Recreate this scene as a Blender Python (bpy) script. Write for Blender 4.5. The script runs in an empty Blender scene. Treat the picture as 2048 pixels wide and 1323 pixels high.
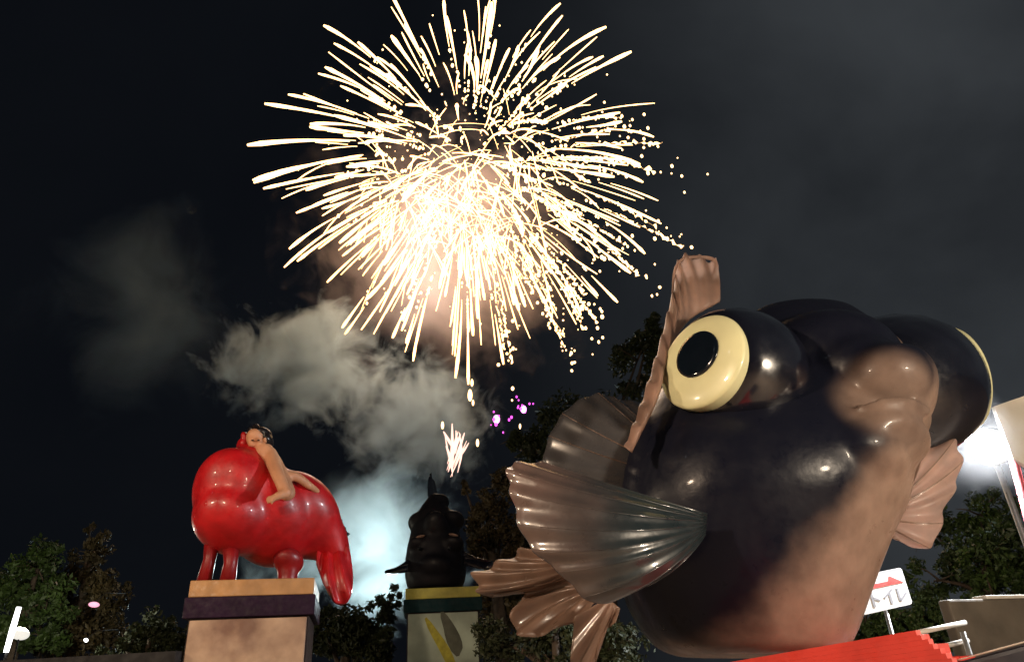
import bpy, bmesh, math, random
import numpy as np
from mathutils import Vector, Matrix, noise as mnoise

random.seed(7)
rng = np.random.default_rng(7)
sc = bpy.context.scene
C = sc.collection
PI = math.pi
V = Vector

# ------------------------------------------------------------------ camera
PITCH, ROLL, FPX = math.radians(26.7), math.radians(3.2), 1400.0     # focal length for a 2048 px wide frame
CAM = V((0.0, 0.0, 1.5))
_f = V((0, math.cos(PITCH), math.sin(PITCH)))
_u0 = V((0, -math.sin(PITCH), math.cos(PITCH)))
_r0 = V((1, 0, 0))
RIGHT = _r0 * math.cos(ROLL) - _u0 * math.sin(ROLL)
UP = _u0 * math.cos(ROLL) + _r0 * math.sin(ROLL)
cam_d = bpy.data.cameras.new('camera')
cam = bpy.data.objects.new('camera', cam_d)
C.objects.link(cam)
cam_d.sensor_width = 36.0
cam_d.lens = FPX / 2048.0 * 36.0
cam_d.clip_end = 3000.0
cam_d.clip_start = 0.05
m = Matrix.Identity(4)
for i in range(3):
    m[i][0], m[i][1], m[i][2], m[i][3] = RIGHT[i], UP[i], -_f[i], CAM[i]
cam.matrix_world = m
sc.camera = cam

# ------------------------------------------------------------------ world: night sky with low cloud lit by the town to the right
w = bpy.data.worlds.new('World')
sc.world = w
w.use_nodes = True
nt = w.node_tree
nt.nodes.clear()
N = nt.nodes.new
L = nt.links.new
out = N('ShaderNodeOutputWorld')
bg = N('ShaderNodeBackground')
sky = N('ShaderNodeTexSky')
sky.sky_type = 'NISHITA'
sky.sun_disc = False
sky.sun_elevation = math.radians(-4)
sky.sun_rotation = math.radians(60)
tc = N('ShaderNodeTexCoord')
no = N('ShaderNodeTexNoise')
no.inputs['Scale'].default_value = 2.3
no.inputs['Detail'].default_value = 5.0
no.inputs['Roughness'].default_value = 0.5
no.inputs['Distortion'].default_value = 0.3
L(tc.outputs['Generated'], no.inputs['Vector'])
ramp = N('ShaderNodeValToRGB')
ramp.color_ramp.elements[0].position = 0.36
ramp.color_ramp.elements[1].position = 0.66
L(no.outputs['Fac'], ramp.inputs['Fac'])
sep = N('ShaderNodeSeparateXYZ')
L(tc.outputs['Generated'], sep.inputs['Vector'])
mr = N('ShaderNodeMapRange')
mr.interpolation_type = 'SMOOTHSTEP'
mr.inputs['From Min'].default_value = -0.15
mr.inputs['From Max'].default_value = 0.75
mr.inputs['To Min'].default_value = 0.04
mr.inputs['To Max'].default_value = 1.0
L(sep.outputs['X'], mr.inputs['Value'])
mad = N('ShaderNodeMath'); mad.operation = 'MULTIPLY_ADD'
mad.inputs[1].default_value = 0.6; mad.inputs[2].default_value = 0.4
L(ramp.outputs['Color'], mad.inputs[0])
mul = N('ShaderNodeMath'); mul.operation = 'MULTIPLY'
L(mad.outputs[0], mul.inputs[0])
L(mr.outputs['Result'], mul.inputs[1])
mix = N('ShaderNodeMix'); mix.data_type = 'RGBA'
mix.inputs['A'].default_value = (0.0022, 0.0029, 0.0046, 1)
mix.inputs['B'].default_value = (0.050, 0.056, 0.062, 1)
L(mul.outputs[0], mix.inputs['Factor'])
sk = N('ShaderNodeVectorMath'); sk.operation = 'SCALE'
sk.inputs['Scale'].default_value = 0.002
L(sky.outputs['Color'], sk.inputs[0])
add = N('ShaderNodeVectorMath'); add.operation = 'ADD'
L(sk.outputs[0], add.inputs[0])
L(mix.outputs['Result'], add.inputs[1])
L(add.outputs[0], bg.inputs['Color'])
bg.inputs['Strength'].default_value = 1.0
L(bg.outputs[0], out.inputs['Surface'])

sun_d = bpy.data.lights.new('moon', 'SUN')
sun_d.energy = 0.01
sun_d.angle = math.radians(0.5)
sun_d.color = (0.8, 0.88, 1.0)
sun = bpy.data.objects.new('moon', sun_d)
sun.rotation_euler = (math.radians(50), 0, math.radians(-60))
C.objects.link(sun)

sc.view_settings.view_transform = 'Standard'
sc.view_settings.look = 'None'
sc.view_settings.exposure = 0.0
sc.view_settings.gamma = 1.0
cy = sc.cycles
cy.use_denoising = True
try:
    cy.denoiser = 'OPENIMAGEDENOISE'
except Exception:
    pass
cy.max_bounces = 5
cy.diffuse_bounces = 3
cy.glossy_bounces = 3
cy.transmission_bounces = 3
cy.volume_bounces = 1
cy.transparent_max_bounces = 8
cy.sample_clamp_indirect = 1.5
cy.volume_max_steps = 96
cy.caustics_reflective = False
cy.caustics_refractive = False


# ------------------------------------------------------------------ helpers
def at(px, py, Y):
    """point of the place seen at pixel (px, py) of the 2048 x 1323 photograph, at Y metres in front"""
    d = _f + RIGHT * ((px - 1024.0) / FPX) + UP * ((661.5 - py) / FPX)
    return CAM + d * ((Y - CAM.y) / d.y)


def ppm(px, py, Y):
    """pixels per metre there"""
    p = at(px, py, Y)
    return FPX / (p - CAM).dot(_f)


def mat(name, col, rough=0.5, var=0.25, scale=6.0, metal=0.0, coat=0.0, bump=0.0, col2=None, emit=None, estr=0.0, spec=0.5):
    mt = bpy.data.materials.new(name)
    mt.use_nodes = True
    n = mt.node_tree
    b = n.nodes['Principled BSDF']
    b.inputs['Roughness'].default_value = rough
    b.inputs['Metallic'].default_value = metal
    b.inputs['Coat Weight'].default_value = coat
    b.inputs['Coat Roughness'].default_value = 0.08
    b.inputs['Specular IOR Level'].default_value = spec
    t = n.nodes.new('ShaderNodeTexCoord')
    nz = n.nodes.new('ShaderNodeTexNoise')
    nz.inputs['Scale'].default_value = scale
    nz.inputs['Detail'].default_value = 6.0
    n.links.new(t.outputs['Object'], nz.inputs['Vector'])
    mx = n.nodes.new('ShaderNodeMix')
    mx.data_type = 'RGBA'
    c2 = col2 if col2 else tuple(max(0.0, x * (1 - var)) for x in col)
    mx.inputs['A'].default_value = (*col, 1)
    mx.inputs['B'].default_value = (*c2, 1)
    rp = n.nodes.new('ShaderNodeMapRange')
    rp.inputs['From Min'].default_value = 0.35
    rp.inputs['From Max'].default_value = 0.65
    n.links.new(nz.outputs['Fac'], rp.inputs['Value'])
    n.links.new(rp.outputs['Result'], mx.inputs['Factor'])
    n.links.new(mx.outputs['Result'], b.inputs['Base Color'])
    n2 = n.nodes.new('ShaderNodeTexNoise')
    n2.inputs['Scale'].default_value = scale * 2.7
    n2.inputs['Detail'].default_value = 9.0
    n2.inputs['Roughness'].default_value = 0.65
    n.links.new(t.outputs['Object'], n2.inputs['Vector'])
    r2 = n.nodes.new('ShaderNodeMapRange')
    r2.inputs['From Min'].default_value = 0.3
    r2.inputs['From Max'].default_value = 0.72
    r2.inputs['To Min'].default_value = rough * 0.75
    r2.inputs['To Max'].default_value = min(1.0, rough * 1.6 + 0.05)
    n.links.new(n2.outputs['Fac'], r2.inputs['Value'])
    n.links.new(r2.outputs['Result'], b.inputs['Roughness'])
    if bump:
        bp = n.nodes.new('ShaderNodeBump')
        bp.inputs['Strength'].default_value = bump
        bp.inputs['Distance'].default_value = 0.03
        n.links.new(nz.outputs['Fac'], bp.inputs['Height'])
        n.links.new(bp.outputs['Normal'], b.inputs['Normal'])
    if emit:
        b.inputs['Emission Color'].default_value = (*emit, 1)
        b.inputs['Emission Strength'].default_value = estr
        mt.cycles.emission_sampling = 'NONE'
    return mt


def mesh_obj(name, verts, faces, material, parent=None, smooth=True):
    me = bpy.data.meshes.new(name)
    me.from_pydata([tuple(v) for v in verts], [], [tuple(f) for f in faces])
    bm = bmesh.new()
    bm.from_mesh(me)
    bmesh.ops.remove_doubles(bm, verts=bm.verts, dist=1e-5)
    bmesh.ops.recalc_face_normals(bm, faces=bm.faces)
    bm.to_mesh(me)
    bm.free()
    me.materials.append(material)
    if smooth:
        for p in me.polygons:
            p.use_smooth = True
    o = bpy.data.objects.new(name, me)
    C.objects.link(o)
    if parent is not None:
        o.parent = parent
        root = parent
        off = V((0, 0, 0))
        while root is not None:            # things are built in world space; empties only translate
            off += root.location
            root = root.parent
        o.location = -off
    return o


def thing(name, label, cat, loc, group=None):
    o = bpy.data.objects.new(name, None)
    o.empty_display_size = 0.2
    C.objects.link(o)
    o.location = loc
    return tag(o, label, cat, group)


def tag(o, label, cat, group=None):
    o['label'] = label
    o['category'] = cat
    if group:
        o['group'] = group
    return o


class MB:
    def __init__(s):
        s.v, s.f = [], []

    def add(s, vs, fs):
        k = len(s.v)
        s.v += [V(x) for x in vs]
        s.f += [tuple(i + k for i in f) for f in fs]
        return s

    def build(s, name, material, parent=None, smooth=True):
        return mesh_obj(name, s.v, s.f, material, parent, smooth)

    def box(s, c, sx, sy, sz, ax=None):
        """box centred at c with half sizes; ax = three axis vectors"""
        X, Y, Z = ax if ax else (V((1, 0, 0)), V((0, 1, 0)), V((0, 0, 1)))
        vs = [V(c) + X * (sx * a) + Y * (sy * b) + Z * (sz * d) for a in (-1, 1) for b in (-1, 1) for d in (-1, 1)]
        return s.add(vs, [(0, 1, 3, 2), (4, 6, 7, 5), (0, 4, 5, 1), (2, 3, 7, 6), (0, 2, 6, 4), (1, 5, 7, 3)])

    def bbox_bevel(s, c, sx, sy, sz, bev, ax=None):
        bm = bmesh.new()
        bmesh.ops.create_cube(bm, size=2.0)
        for v in bm.verts:
            v.co = V((v.co.x * sx, v.co.y * sy, v.co.z * sz))
        bmesh.ops.bevel(bm, geom=bm.edges[:], offset=bev, segments=2, affect='EDGES', profile=0.5)
        X, Y, Z = ax if ax else (V((1, 0, 0)), V((0, 1, 0)), V((0, 0, 1)))
        vs = [V(c) + X * v.co.x + Y * v.co.y + Z * v.co.z for v in bm.verts]
        bm.verts.index_update()
        fs = [[v.index for v in f.verts] for f in bm.faces]
        bm.free()
        return s.add(vs, fs)

    def tube(s, path, radii, n=8, cap=True):
        path = [V(p) for p in path]
        k = len(path)
        if not hasattr(radii, '__len__'):
            radii = [radii] * k
        prev = None
        vs, fs = [], []
        for i, p in enumerate(path):
            t = (path[min(i + 1, k - 1)] - path[max(i - 1, 0)])
            t = t.normalized() if t.length > 1e-9 else V((0, 0, 1))
            if prev is None:
                a = V((0, 0, 1)) if abs(t.z) < 0.9 else V((1, 0, 0))
                x = t.cross(a).normalized()
            else:
                x = (prev - t * prev.dot(t)).normalized()
            prev = x
            y = t.cross(x)
            for j in range(n):
                a = 2 * PI * j / n
                vs.append(p + (x * math.cos(a) + y * math.sin(a)) * radii[i])
        for i in range(k - 1):
            for j in range(n):
                fs.append((i * n + j, i * n + (j + 1) % n, (i + 1) * n + (j + 1) % n, (i + 1) * n + j))
        if cap:
            fs.append(tuple(range(n - 1, -1, -1)))
            fs.append(tuple((k - 1) * n + j for j in range(n)))
        return s.add(vs, fs)

    def ell(s, c, ax, nu=20, nv=12):
        """ellipsoid; ax = three half-axis vectors"""
        vs, fs = [], []
        c = V(c)
        for i in range(nv + 1):
            th = PI * i / nv
            for j in range(nu):
                ph = 2 * PI * j / nu
                vs.append(c + ax[0] * (math.sin(th) * math.cos(ph)) + ax[1] * (math.sin(th) * math.sin(ph)) + ax[2] * math.cos(th))
        for i in range(nv):
            for j in range(nu):
                fs.append((i * nu + j, i * nu + (j + 1) % nu, (i + 1) * nu + (j + 1) % nu, (i + 1) * nu + j))
        return s.add(vs, fs)

    def revolve(s, prof, o, axis, n=40):
        """prof = list of (t along axis, radius)"""
        axis = V(axis).normalized()
        a = V((0, 0, 1)) if abs(axis.z) < 0.9 else V((1, 0, 0))
        x = axis.cross(a).normalized()
        y = axis.cross(x)
        vs, fs = [], []
        for t, r in prof:
            for j in range(n):
                q = 2 * PI * j / n
                vs.append(V(o) + axis * t + (x * math.cos(q) + y * math.sin(q)) * max(r, 1e-4))
        for i in range(len(prof) - 1):
            for j in range(n):
                fs.append((i * n + j, i * n + (j + 1) % n, (i + 1) * n + (j + 1) % n, (i + 1) * n + j))
        fs.append(tuple(range(n)))
        fs.append(tuple((len(prof) - 1) * n + j for j in range(n)))
        return s.add(vs, fs)

    def prism(s, pts, d):
        """polygon of 3-D points pushed back by vector d"""
        k = len(pts)
        vs = [V(p) for p in pts] + [V(p) + V(d) for p in pts]
        fs = [tuple(range(k)), tuple(range(2 * k - 1, k - 1, -1))]
        fs += [(i, (i + 1) % k, k + (i + 1) % k, k + i) for i in range(k)]
        return s.add(vs, fs)


def crv(pts, n):
    """n points on a Catmull-Rom curve through pts"""
    pts = [V(p) for p in pts]
    if len(pts) == 2:
        return [pts[0].lerp(pts[1], i / (n - 1)) for i in range(n)]
    P = [pts[0] * 2 - pts[1]] + pts + [pts[-1] * 2 - pts[-2]]
    k = len(pts) - 1
    res = []
    for i in range(n):
        t = i / (n - 1) * k
        j = min(int(t), k - 1)
        t -= j
        a, b, c, d = P[j:j + 4]
        res.append(0.5 * ((2 * b) + (c - a) * t + (2 * a - 5 * b + 4 * c - d) * t * t + (3 * b - a - 3 * c + d) * t ** 3))
    return res


def remesh(mb, name, material, parent, voxel, smooth_it=6):
    o = mesh_obj(name, mb.v, mb.f, material, parent)
    md = o.modifiers.new('r', 'REMESH')
    md.mode = 'VOXEL'
    md.voxel_size = voxel
    md.use_smooth_shade = True
    s = o.modifiers.new('s', 'SMOOTH')
    s.iterations = smooth_it
    s.factor = 0.5
    return o


def fin(name, base, edge, material, parent, ribs=8, amp=0.03, thick=0.02, bulge=(0, 0, 0), nu=72, nv=18, scallop=0.03, rays=None, ray_r=0.008, ray_mat=None, face=None):
    """a ribbed fin between a base curve and an outer curve, a closed shell of real thickness"""
    B, E = crv(base, nu), crv(edge, nu)
    bulge = V(bulge)
    nrm = (E[-1] - E[0]).cross((E[nu // 2] - B[nu // 2])).normalized()
    tocam = CAM - E[nu // 2]
    if nrm.dot(tocam) < 0:
        nrm = -nrm
    P = [[None] * (nv + 1) for _ in range(nu)]
    for i in range(nu):
        u = i / (nu - 1)
        cs = math.cos(2 * PI * ribs * u)
        for j in range(nv + 1):
            v = j / nv
            vv = v * (1 + scallop * cs * v)
            q = B[i] + (E[i] - B[i]) * vv + bulge * (4 * v * (1 - v) * (0.4 + 0.6 * math.sin(PI * u)))
            q += nrm * (amp * cs * (v ** 0.7))
            P[i][j] = q
    vs, fs = [], []
    for side in (1, -1):
        for i in range(nu):
            for j in range(nv + 1):
                t = thick * (1.0 - 0.6 * j / nv)
                vs.append(P[i][j] + nrm * (side * t / 2))
    W = nv + 1
    o2 = nu * W
    for i in range(nu - 1):
        for j in range(nv):
            a, b, c, d = i * W + j, (i + 1) * W + j, (i + 1) * W + j + 1, i * W + j + 1
            fs.append((a, b, c, d))
            fs.append((o2 + d, o2 + c, o2 + b, o2 + a))
    for i in range(nu - 1):
        for j in (0, nv):
            a, b = i * W + j, (i + 1) * W + j
            fs.append((a, b, o2 + b, o2 + a))
    for j in range(nv):
        for i in (0, nu - 1):
            a, b = i * W + j, i * W + j + 1
            fs.append((a, b, o2 + b, o2 + a))
    o = mesh_obj(name, vs, fs, material, parent)
    if rays:
        for k in range(rays):
            i = int(round((k + 0.0) / max(1, rays - 1) * (nu - 1)))
            # ride on the crest of the nearest rib
            kk = round(i / (nu - 1) * ribs)
            i = min(nu - 1, int(round(kk / ribs * (nu - 1))))
            path = [P[i][j] + nrm * (thick * 0.5 * (1 - 0.6 * j / nv)) for j in range(0, nv + 1, 2)]
            MB().tube(path, [ray_r * (1.3 - 0.9 * j / (len(path) - 1)) for j in range(len(path))], 6).build('fin_ray', ray_mat or material, o)
    return o


# ------------------------------------------------------------------ materials
M = {}
M['asphalt'] = mat('sandy_paving', (0.27, 0.21, 0.16), 0.9, 0.35, 1.5, bump=0.3)
M['ped_tan'] = mat('painted_tan_panel', (0.56, 0.38, 0.25), 0.6, 0.35, 1.9, bump=0.1, col2=(0.20, 0.11, 0.075))
M['ped_cap'] = mat('orange_wood_cap', (0.50, 0.26, 0.10), 0.5, 0.25, 5)
M['ped_purple'] = mat('purple_band', (0.022, 0.008, 0.024), 0.6, 0.3, 6, spec=0.2)
M['ped_dark'] = mat('dark_brown_side', (0.035, 0.02, 0.018), 0.7, 0.4, 6)
M['ped_yellow'] = mat('yellow_green_band', (0.55, 0.52, 0.10), 0.5, 0.3, 5)
M['ped_teal'] = mat('dark_teal_band', (0.006, 0.032, 0.038), 0.6, 0.3, 6, spec=0.2)
M['ped_green'] = mat('grey_green_panel', (0.48, 0.58, 0.47), 0.6, 0.3, 2.5)
M['yellow_paint'] = mat('yellow_motif', (0.50, 0.46, 0.05), 0.6, 0.35, 9)
M['shadow_paint'] = mat('grey_motif', (0.10, 0.11, 0.08), 0.6, 0.3, 6)
M['red'] = mat('red_lacquer', (0.52, 0.008, 0.012), 0.36, 0.35, 4, coat=0.12)
M['darkred'] = mat('dark_red_lacquer', (0.28, 0.008, 0.01), 0.35, 0.3, 5)
M['skin'] = mat('painted_skin', (0.58, 0.28, 0.15), 0.45, 0.15, 6)
M['hair'] = mat('black_hair_paint', (0.012, 0.009, 0.01), 0.22, 0.3, 12)
M['black'] = mat('black_lacquer', (0.006, 0.007, 0.014), 0.16, 0.3, 3, coat=0.8, spec=0.9)
M['black_matte'] = mat('black_paint', (0.006, 0.006, 0.010), 0.5, 0.3, 3, spec=0.25)
M['fin'] = mat('bronze_fin', (0.24, 0.15, 0.11), 0.28, 0.6, 3, coat=0.35)
M['fin_dark'] = mat('dark_fin', (0.05, 0.048, 0.05), 0.22, 0.4, 2.5, coat=0.4)
M['fin_pink'] = mat('pink_fin_edge', (0.46, 0.30, 0.24), 0.3, 0.45, 5, coat=0.2)
M['cream'] = mat('cream_eye', (0.72, 0.71, 0.42), 0.3, 0.15, 2.5, coat=0.4)
M['pupil'] = mat('black_pupil', (0.004, 0.007, 0.012), 0.1, 0.2, 4, coat=0.5)
M['platform'] = mat('red_plank', (0.66, 0.045, 0.03), 0.45, 0.2, 5)
M['white_paint'] = mat('white_sign', (0.8, 0.8, 0.8), 0.4, 0.06, 8)
M['sign_red'] = mat('sign_red', (0.65, 0.05, 0.04), 0.5, 0.1, 8)
M['sign_grey'] = mat('sign_grey', (0.30, 0.30, 0.33), 0.5, 0.1, 8)
M['metal'] = mat('galvanised_metal', (0.5, 0.5, 0.48), 0.35, 0.25, 12, metal=0.8)
M['rail'] = mat('pale_rail', (0.66, 0.62, 0.55), 0.4, 0.15, 12)
M['box'] = mat('brown_canvas', (0.12, 0.10, 0.075), 0.8, 0.35, 3, bump=0.2)
M['navy'] = mat('navy_sheet', (0.02, 0.025, 0.045), 0.4, 0.4, 5)
M['canvas'] = mat('cream_canvas', (0.75, 0.70, 0.60), 0.7, 0.1, 3)
M['red_pole'] = mat('red_pole', (0.6, 0.10, 0.12), 0.5, 0.2, 6)
M['bark'] = mat('bark', (0.09, 0.065, 0.045), 0.9, 0.4, 9, bump=0.5)
M['leaf_g'] = mat('green_leaf', (0.045, 0.085, 0.015), 0.5, 0.6, 1.1)
M['leaf_b'] = mat('brownish_leaf', (0.085, 0.065, 0.025), 0.55, 0.55, 1.1)
M['leaf_d'] = mat('dark_leaf', (0.035, 0.050, 0.014), 0.55, 0.6, 0.9)
M['wall'] = mat('dark_wall', (0.014, 0.013, 0.014), 0.85, 0.4, 4)
M['lamp'] = mat('lamp_glass', (0.9, 0.9, 0.9), 0.3, 0.0, 4, emit=(0.93, 0.97, 1.0), estr=40)
M['tube'] = mat('lit_tube', (0.9, 0.9, 0.9), 0.3, 0.0, 4, emit=(1.0, 1.0, 0.96), estr=6)
M['pinklamp'] = mat('pink_lamp', (0.9, 0.5, 0.6), 0.3, 0.0, 4, emit=(1.0, 0.36, 0.55), estr=1.1)
M['streak'] = mat('burning_trail', (0, 0, 0), 1, 0, 1, emit=(1.0, 0.56, 0.22), estr=5.5)
M['spark'] = mat('spark', (0, 0, 0), 1, 0, 1, emit=(1.0, 0.60, 0.26), estr=5)
M['pinkstar'] = mat('pink_star', (0, 0, 0), 1, 0, 1, emit=(1.0, 0.10, 0.85), estr=2.2)
M['pinkcore'] = mat('pink_star_core', (0, 0, 0), 1, 0, 1, emit=(1.0, 0.30, 0.95), estr=3.5)
M['comet'] = mat('rising_comet', (0, 0, 0), 1, 0, 1, emit=(1.0, 0.60, 0.48), estr=1.8)

def translucent(mt, fac):
    n = mt.node_tree
    b = n.nodes['Principled BSDF']
    o_ = [x for x in n.nodes if x.type == 'OUTPUT_MATERIAL'][0]
    tr = n.nodes.new('ShaderNodeBsdfTranslucent')
    src = b.inputs['Base Color'].links[0].from_socket
    br = n.nodes.new('ShaderNodeMix'); br.data_type = 'RGBA'
    br.inputs['Factor'].default_value = 0.45
    n.links.new(src, br.inputs['A']); br.inputs['B'].default_value = (1.0, 0.86, 0.74, 1)
    n.links.new(br.outputs['Result'], tr.inputs['Color'])
    ms = n.nodes.new('ShaderNodeMixShader'); ms.inputs[0].default_value = fac
    n.links.new(b.outputs[0], ms.inputs[1]); n.links.new(tr.outputs[0], ms.inputs[2])
    n.links.new(ms.outputs[0], o_.inputs['Surface'])


translucent(M['fin_pink'], 0.55)                      # thin fibreglass fins let the floodlight through
translucent(M['fin'], 0.3)

# the big fish: black lacquer, warm light on the belly painted into the colour
def warm_lit_mat(cx, direction, snout=None, rad=0.4):
    mt = mat('black_painted_warm_light', (0.006, 0.007, 0.014), 0.30, 0.3, 3, coat=0.05, spec=0.16)
    n = mt.node_tree
    b = n.nodes['Principled BSDF']
    geo = n.nodes.new('ShaderNodeTexCoord')
    vm = n.nodes.new('ShaderNodeVectorMath'); vm.operation = 'DOT_PRODUCT'
    sub = n.nodes.new('ShaderNodeVectorMath'); sub.operation = 'SUBTRACT'
    sub.inputs[1].default_value = tuple(cx)
    n.links.new(geo.outputs['Object'], sub.inputs[0])
    n.links.new(sub.outputs[0], vm.inputs[0])
    vm.inputs[1].default_value = tuple(direction)
    nz = n.nodes.new('ShaderNodeTexNoise'); nz.inputs['Scale'].default_value = 2.2; nz.inputs['Detail'].default_value = 6
    n.links.new(geo.outputs['Object'], nz.inputs['Vector'])
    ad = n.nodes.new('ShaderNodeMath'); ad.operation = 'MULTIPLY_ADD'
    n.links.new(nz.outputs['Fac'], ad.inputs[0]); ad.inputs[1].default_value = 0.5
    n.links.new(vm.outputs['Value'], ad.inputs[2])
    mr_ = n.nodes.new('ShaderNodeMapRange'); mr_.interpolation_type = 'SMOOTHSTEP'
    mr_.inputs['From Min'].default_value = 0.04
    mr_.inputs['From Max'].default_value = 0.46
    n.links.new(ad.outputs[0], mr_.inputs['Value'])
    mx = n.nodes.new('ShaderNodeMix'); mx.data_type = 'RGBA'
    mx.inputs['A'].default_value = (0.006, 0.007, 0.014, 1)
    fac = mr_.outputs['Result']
    if snout is not None:                         # warm reflected light painted onto the snout
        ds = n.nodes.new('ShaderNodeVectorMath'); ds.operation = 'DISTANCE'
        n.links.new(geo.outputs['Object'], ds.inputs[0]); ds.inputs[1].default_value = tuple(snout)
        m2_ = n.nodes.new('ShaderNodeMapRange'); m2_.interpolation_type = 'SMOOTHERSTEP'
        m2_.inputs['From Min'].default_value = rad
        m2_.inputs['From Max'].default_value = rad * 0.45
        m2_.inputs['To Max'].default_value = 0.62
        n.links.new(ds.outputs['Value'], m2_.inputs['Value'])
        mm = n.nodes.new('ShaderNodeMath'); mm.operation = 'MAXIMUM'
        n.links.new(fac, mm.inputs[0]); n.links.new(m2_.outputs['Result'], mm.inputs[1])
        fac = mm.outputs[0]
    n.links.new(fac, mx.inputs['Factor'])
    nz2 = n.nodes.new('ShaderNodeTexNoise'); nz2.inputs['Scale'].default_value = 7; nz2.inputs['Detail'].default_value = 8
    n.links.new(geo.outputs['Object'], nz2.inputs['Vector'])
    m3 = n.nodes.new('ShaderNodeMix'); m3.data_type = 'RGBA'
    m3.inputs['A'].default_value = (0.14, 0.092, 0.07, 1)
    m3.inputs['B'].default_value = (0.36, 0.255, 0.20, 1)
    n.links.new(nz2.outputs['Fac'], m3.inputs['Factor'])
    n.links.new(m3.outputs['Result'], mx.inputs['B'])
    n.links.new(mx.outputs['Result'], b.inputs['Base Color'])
    bp = n.nodes.new('ShaderNodeBump'); bp.inputs['Strength'].default_value = 0.22; bp.inputs['Distance'].default_value = 0.02
    n.links.new(nz2.outputs['Fac'], bp.inputs['Height'])
    n.links.new(bp.outputs['Normal'], b.inputs['Normal'])
    return mt


# ------------------------------------------------------------------ ground
bm = MB()
bm.add([(-900, -60, 0), (900, -60, 0), (900, 1500, 0), (-900, 1500, 0)], [(0, 1, 2, 3)])
g = bm.build('ground', M['asphalt'], None, False)
g['kind'] = 'structure'


def light(name, loc, energy, color, radius=0.1, kind='POINT', target=None, size=1.0, blend=0.5):
    d = bpy.data.lights.new(name, kind)
    d.energy = energy
    d.color = color
    if kind in ('POINT', 'SPOT'):
        d.shadow_soft_size = radius
    if kind == 'SPOT':
        d.spot_size = math.radians(size)
        d.spot_blend = blend
    o = bpy.data.objects.new(name, d)
    o.location = loc
    if target is not None:
        o.rotation_euler = (V(target) - V(loc)).to_track_quat('-Z', 'Y').to_euler()
    C.objects.link(o)
    return o


# ------------------------------------------------------------------ black telescope-eye goldfish sculpture
FY = 5.2
base_pt = at(1520, 1300, FY)
fish = thing('goldfish_sculpture', 'giant glossy black pop-eyed goldfish sculpture standing upright on red planks', 'sculpture', (base_pt.x, base_pt.y, base_pt.z))
FWD = V((0.55, -0.80, 0.0)).normalized()         # where the fish faces
prof = [(1312, 1360, 1660), (1296, 1318, 1685), (1262, 1286, 1700), (1210, 1256, 1716), (1150, 1238, 1736), (1090, 1228, 1758), (1030, 1226, 1786),
        (960, 1234, 1803), (910, 1246, 1822), (865, 1262, 1846), (820, 1290, 1848), (780, 1318, 1842), (740, 1355, 1835), (700, 1400, 1815), (665, 1440, 1775),
        (635, 1480, 1740), (612, 1520, 1712), (600, 1570, 1670)]
NB = 56
vs, fs = [], []
DEPTH = V((0, 1, 0))
rows = []
ys = [p[0] for p in prof]
for i in range(len(prof) * 3 - 2):
    t = i / 3
    j = min(int(t), len(prof) - 2)
    a = t - j
    y, x0, x1 = [prof[j][k] * (1 - a) + prof[j + 1][k] * a for k in range(3)]
    rows.append((y, x0, x1))
for (y, x0, x1) in rows:
    mid = at((x0 + x1) / 2, y, FY)
    hw = (x1 - x0) / 2 / ppm((x0 + x1) / 2, y, FY)
    hk = min(1.0, max(0.0, (980 - y) / 260.0))
    hk = hk * hk * (3 - 2 * hk)
    hd = min(hw * 0.92, 0.95) * (1 - 0.36 * hk)
    mid = mid + DEPTH * (0.10 * hk)
    for k in range(NB):
        q = 2 * PI * k / NB
        cx_, sy_ = math.cos(q), math.sin(q)
        e = 2 / 2.2
        X = math.copysign(abs(cx_) ** e, cx_)
        Yd = math.copysign(abs(sy_) ** e, sy_)
        vs.append(mid + RIGHT * (hw * X) + DEPTH * (hd * Yd))
nr = len(rows)
for i in range(nr - 1):
    for k in range(NB):
        fs.append((i * NB + k, i * NB + (k + 1) % NB, (i + 1) * NB + (k + 1) % NB, (i + 1) * NB + k))
fs.append(tuple(range(NB)))
fs.append(tuple((nr - 1) * NB + k for k in range(NB)))
bc = at(1560, 1000, FY)
bmat = warm_lit_mat(bc, RIGHT * 0.72 - UP * 0.70, at(1790, 808, 4.38), 0.47)
mb = MB().add(vs, fs)
def PE(px, py, Y, a, b, d, rot=0.0):
    k = ppm(px, py, Y)
    ca, sa = math.cos(rot), math.sin(rot)
    return at(px, py, Y), ((RIGHT * ca + UP * sa) * (a / k), DEPTH * d, (UP * ca - RIGHT * sa) * (b / k))
for args in ((1640, 775, 5.22, 165, 140, 0.62), (1700, 795, 5.00, 125, 112, 0.52, -0.30),     # skull between the eyes
             (1756, 800, 4.78, 102, 104, 0.46, 0.35), (1800, 770, 4.78, 54, 78, 0.36, 0.5),                                              # snout
             (1748, 905, 4.74, 84, 70, 0.42), (1690, 940, 4.72, 115, 95, 0.46)):                  # chin and throat
    c, a_ = PE(*args)
    mb.ell(c, a_, 44, 26)
mb.tube(crv([at(1690, 866, 4.46), at(1720, 850, 4.36), at(1765, 842, 4.29), at(1812, 844, 4.33), at(1842, 864, 4.46), at(1848, 892, 4.60), at(1838, 915, 4.72)], 28),
        [0.03 + 0.030 * math.sin(PI * (i + 2) / 31) for i in range(28)], 14)                      # lower lip
mb.tube(crv([at(1700, 822, 4.38), at(1735, 810, 4.31), at(1782, 804, 4.28), at(1826, 806, 4.33), at(1850, 822, 4.46), at(1852, 790, 4.54), at(1836, 740, 4.55)], 28),
        [0.018 + 0.026 * math.sin(PI * (i + 2) / 31) for i in range(28)], 14)                     # upper lip
body = remesh(mb, 'body', bmat, fish, 0.028, 14)
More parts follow.
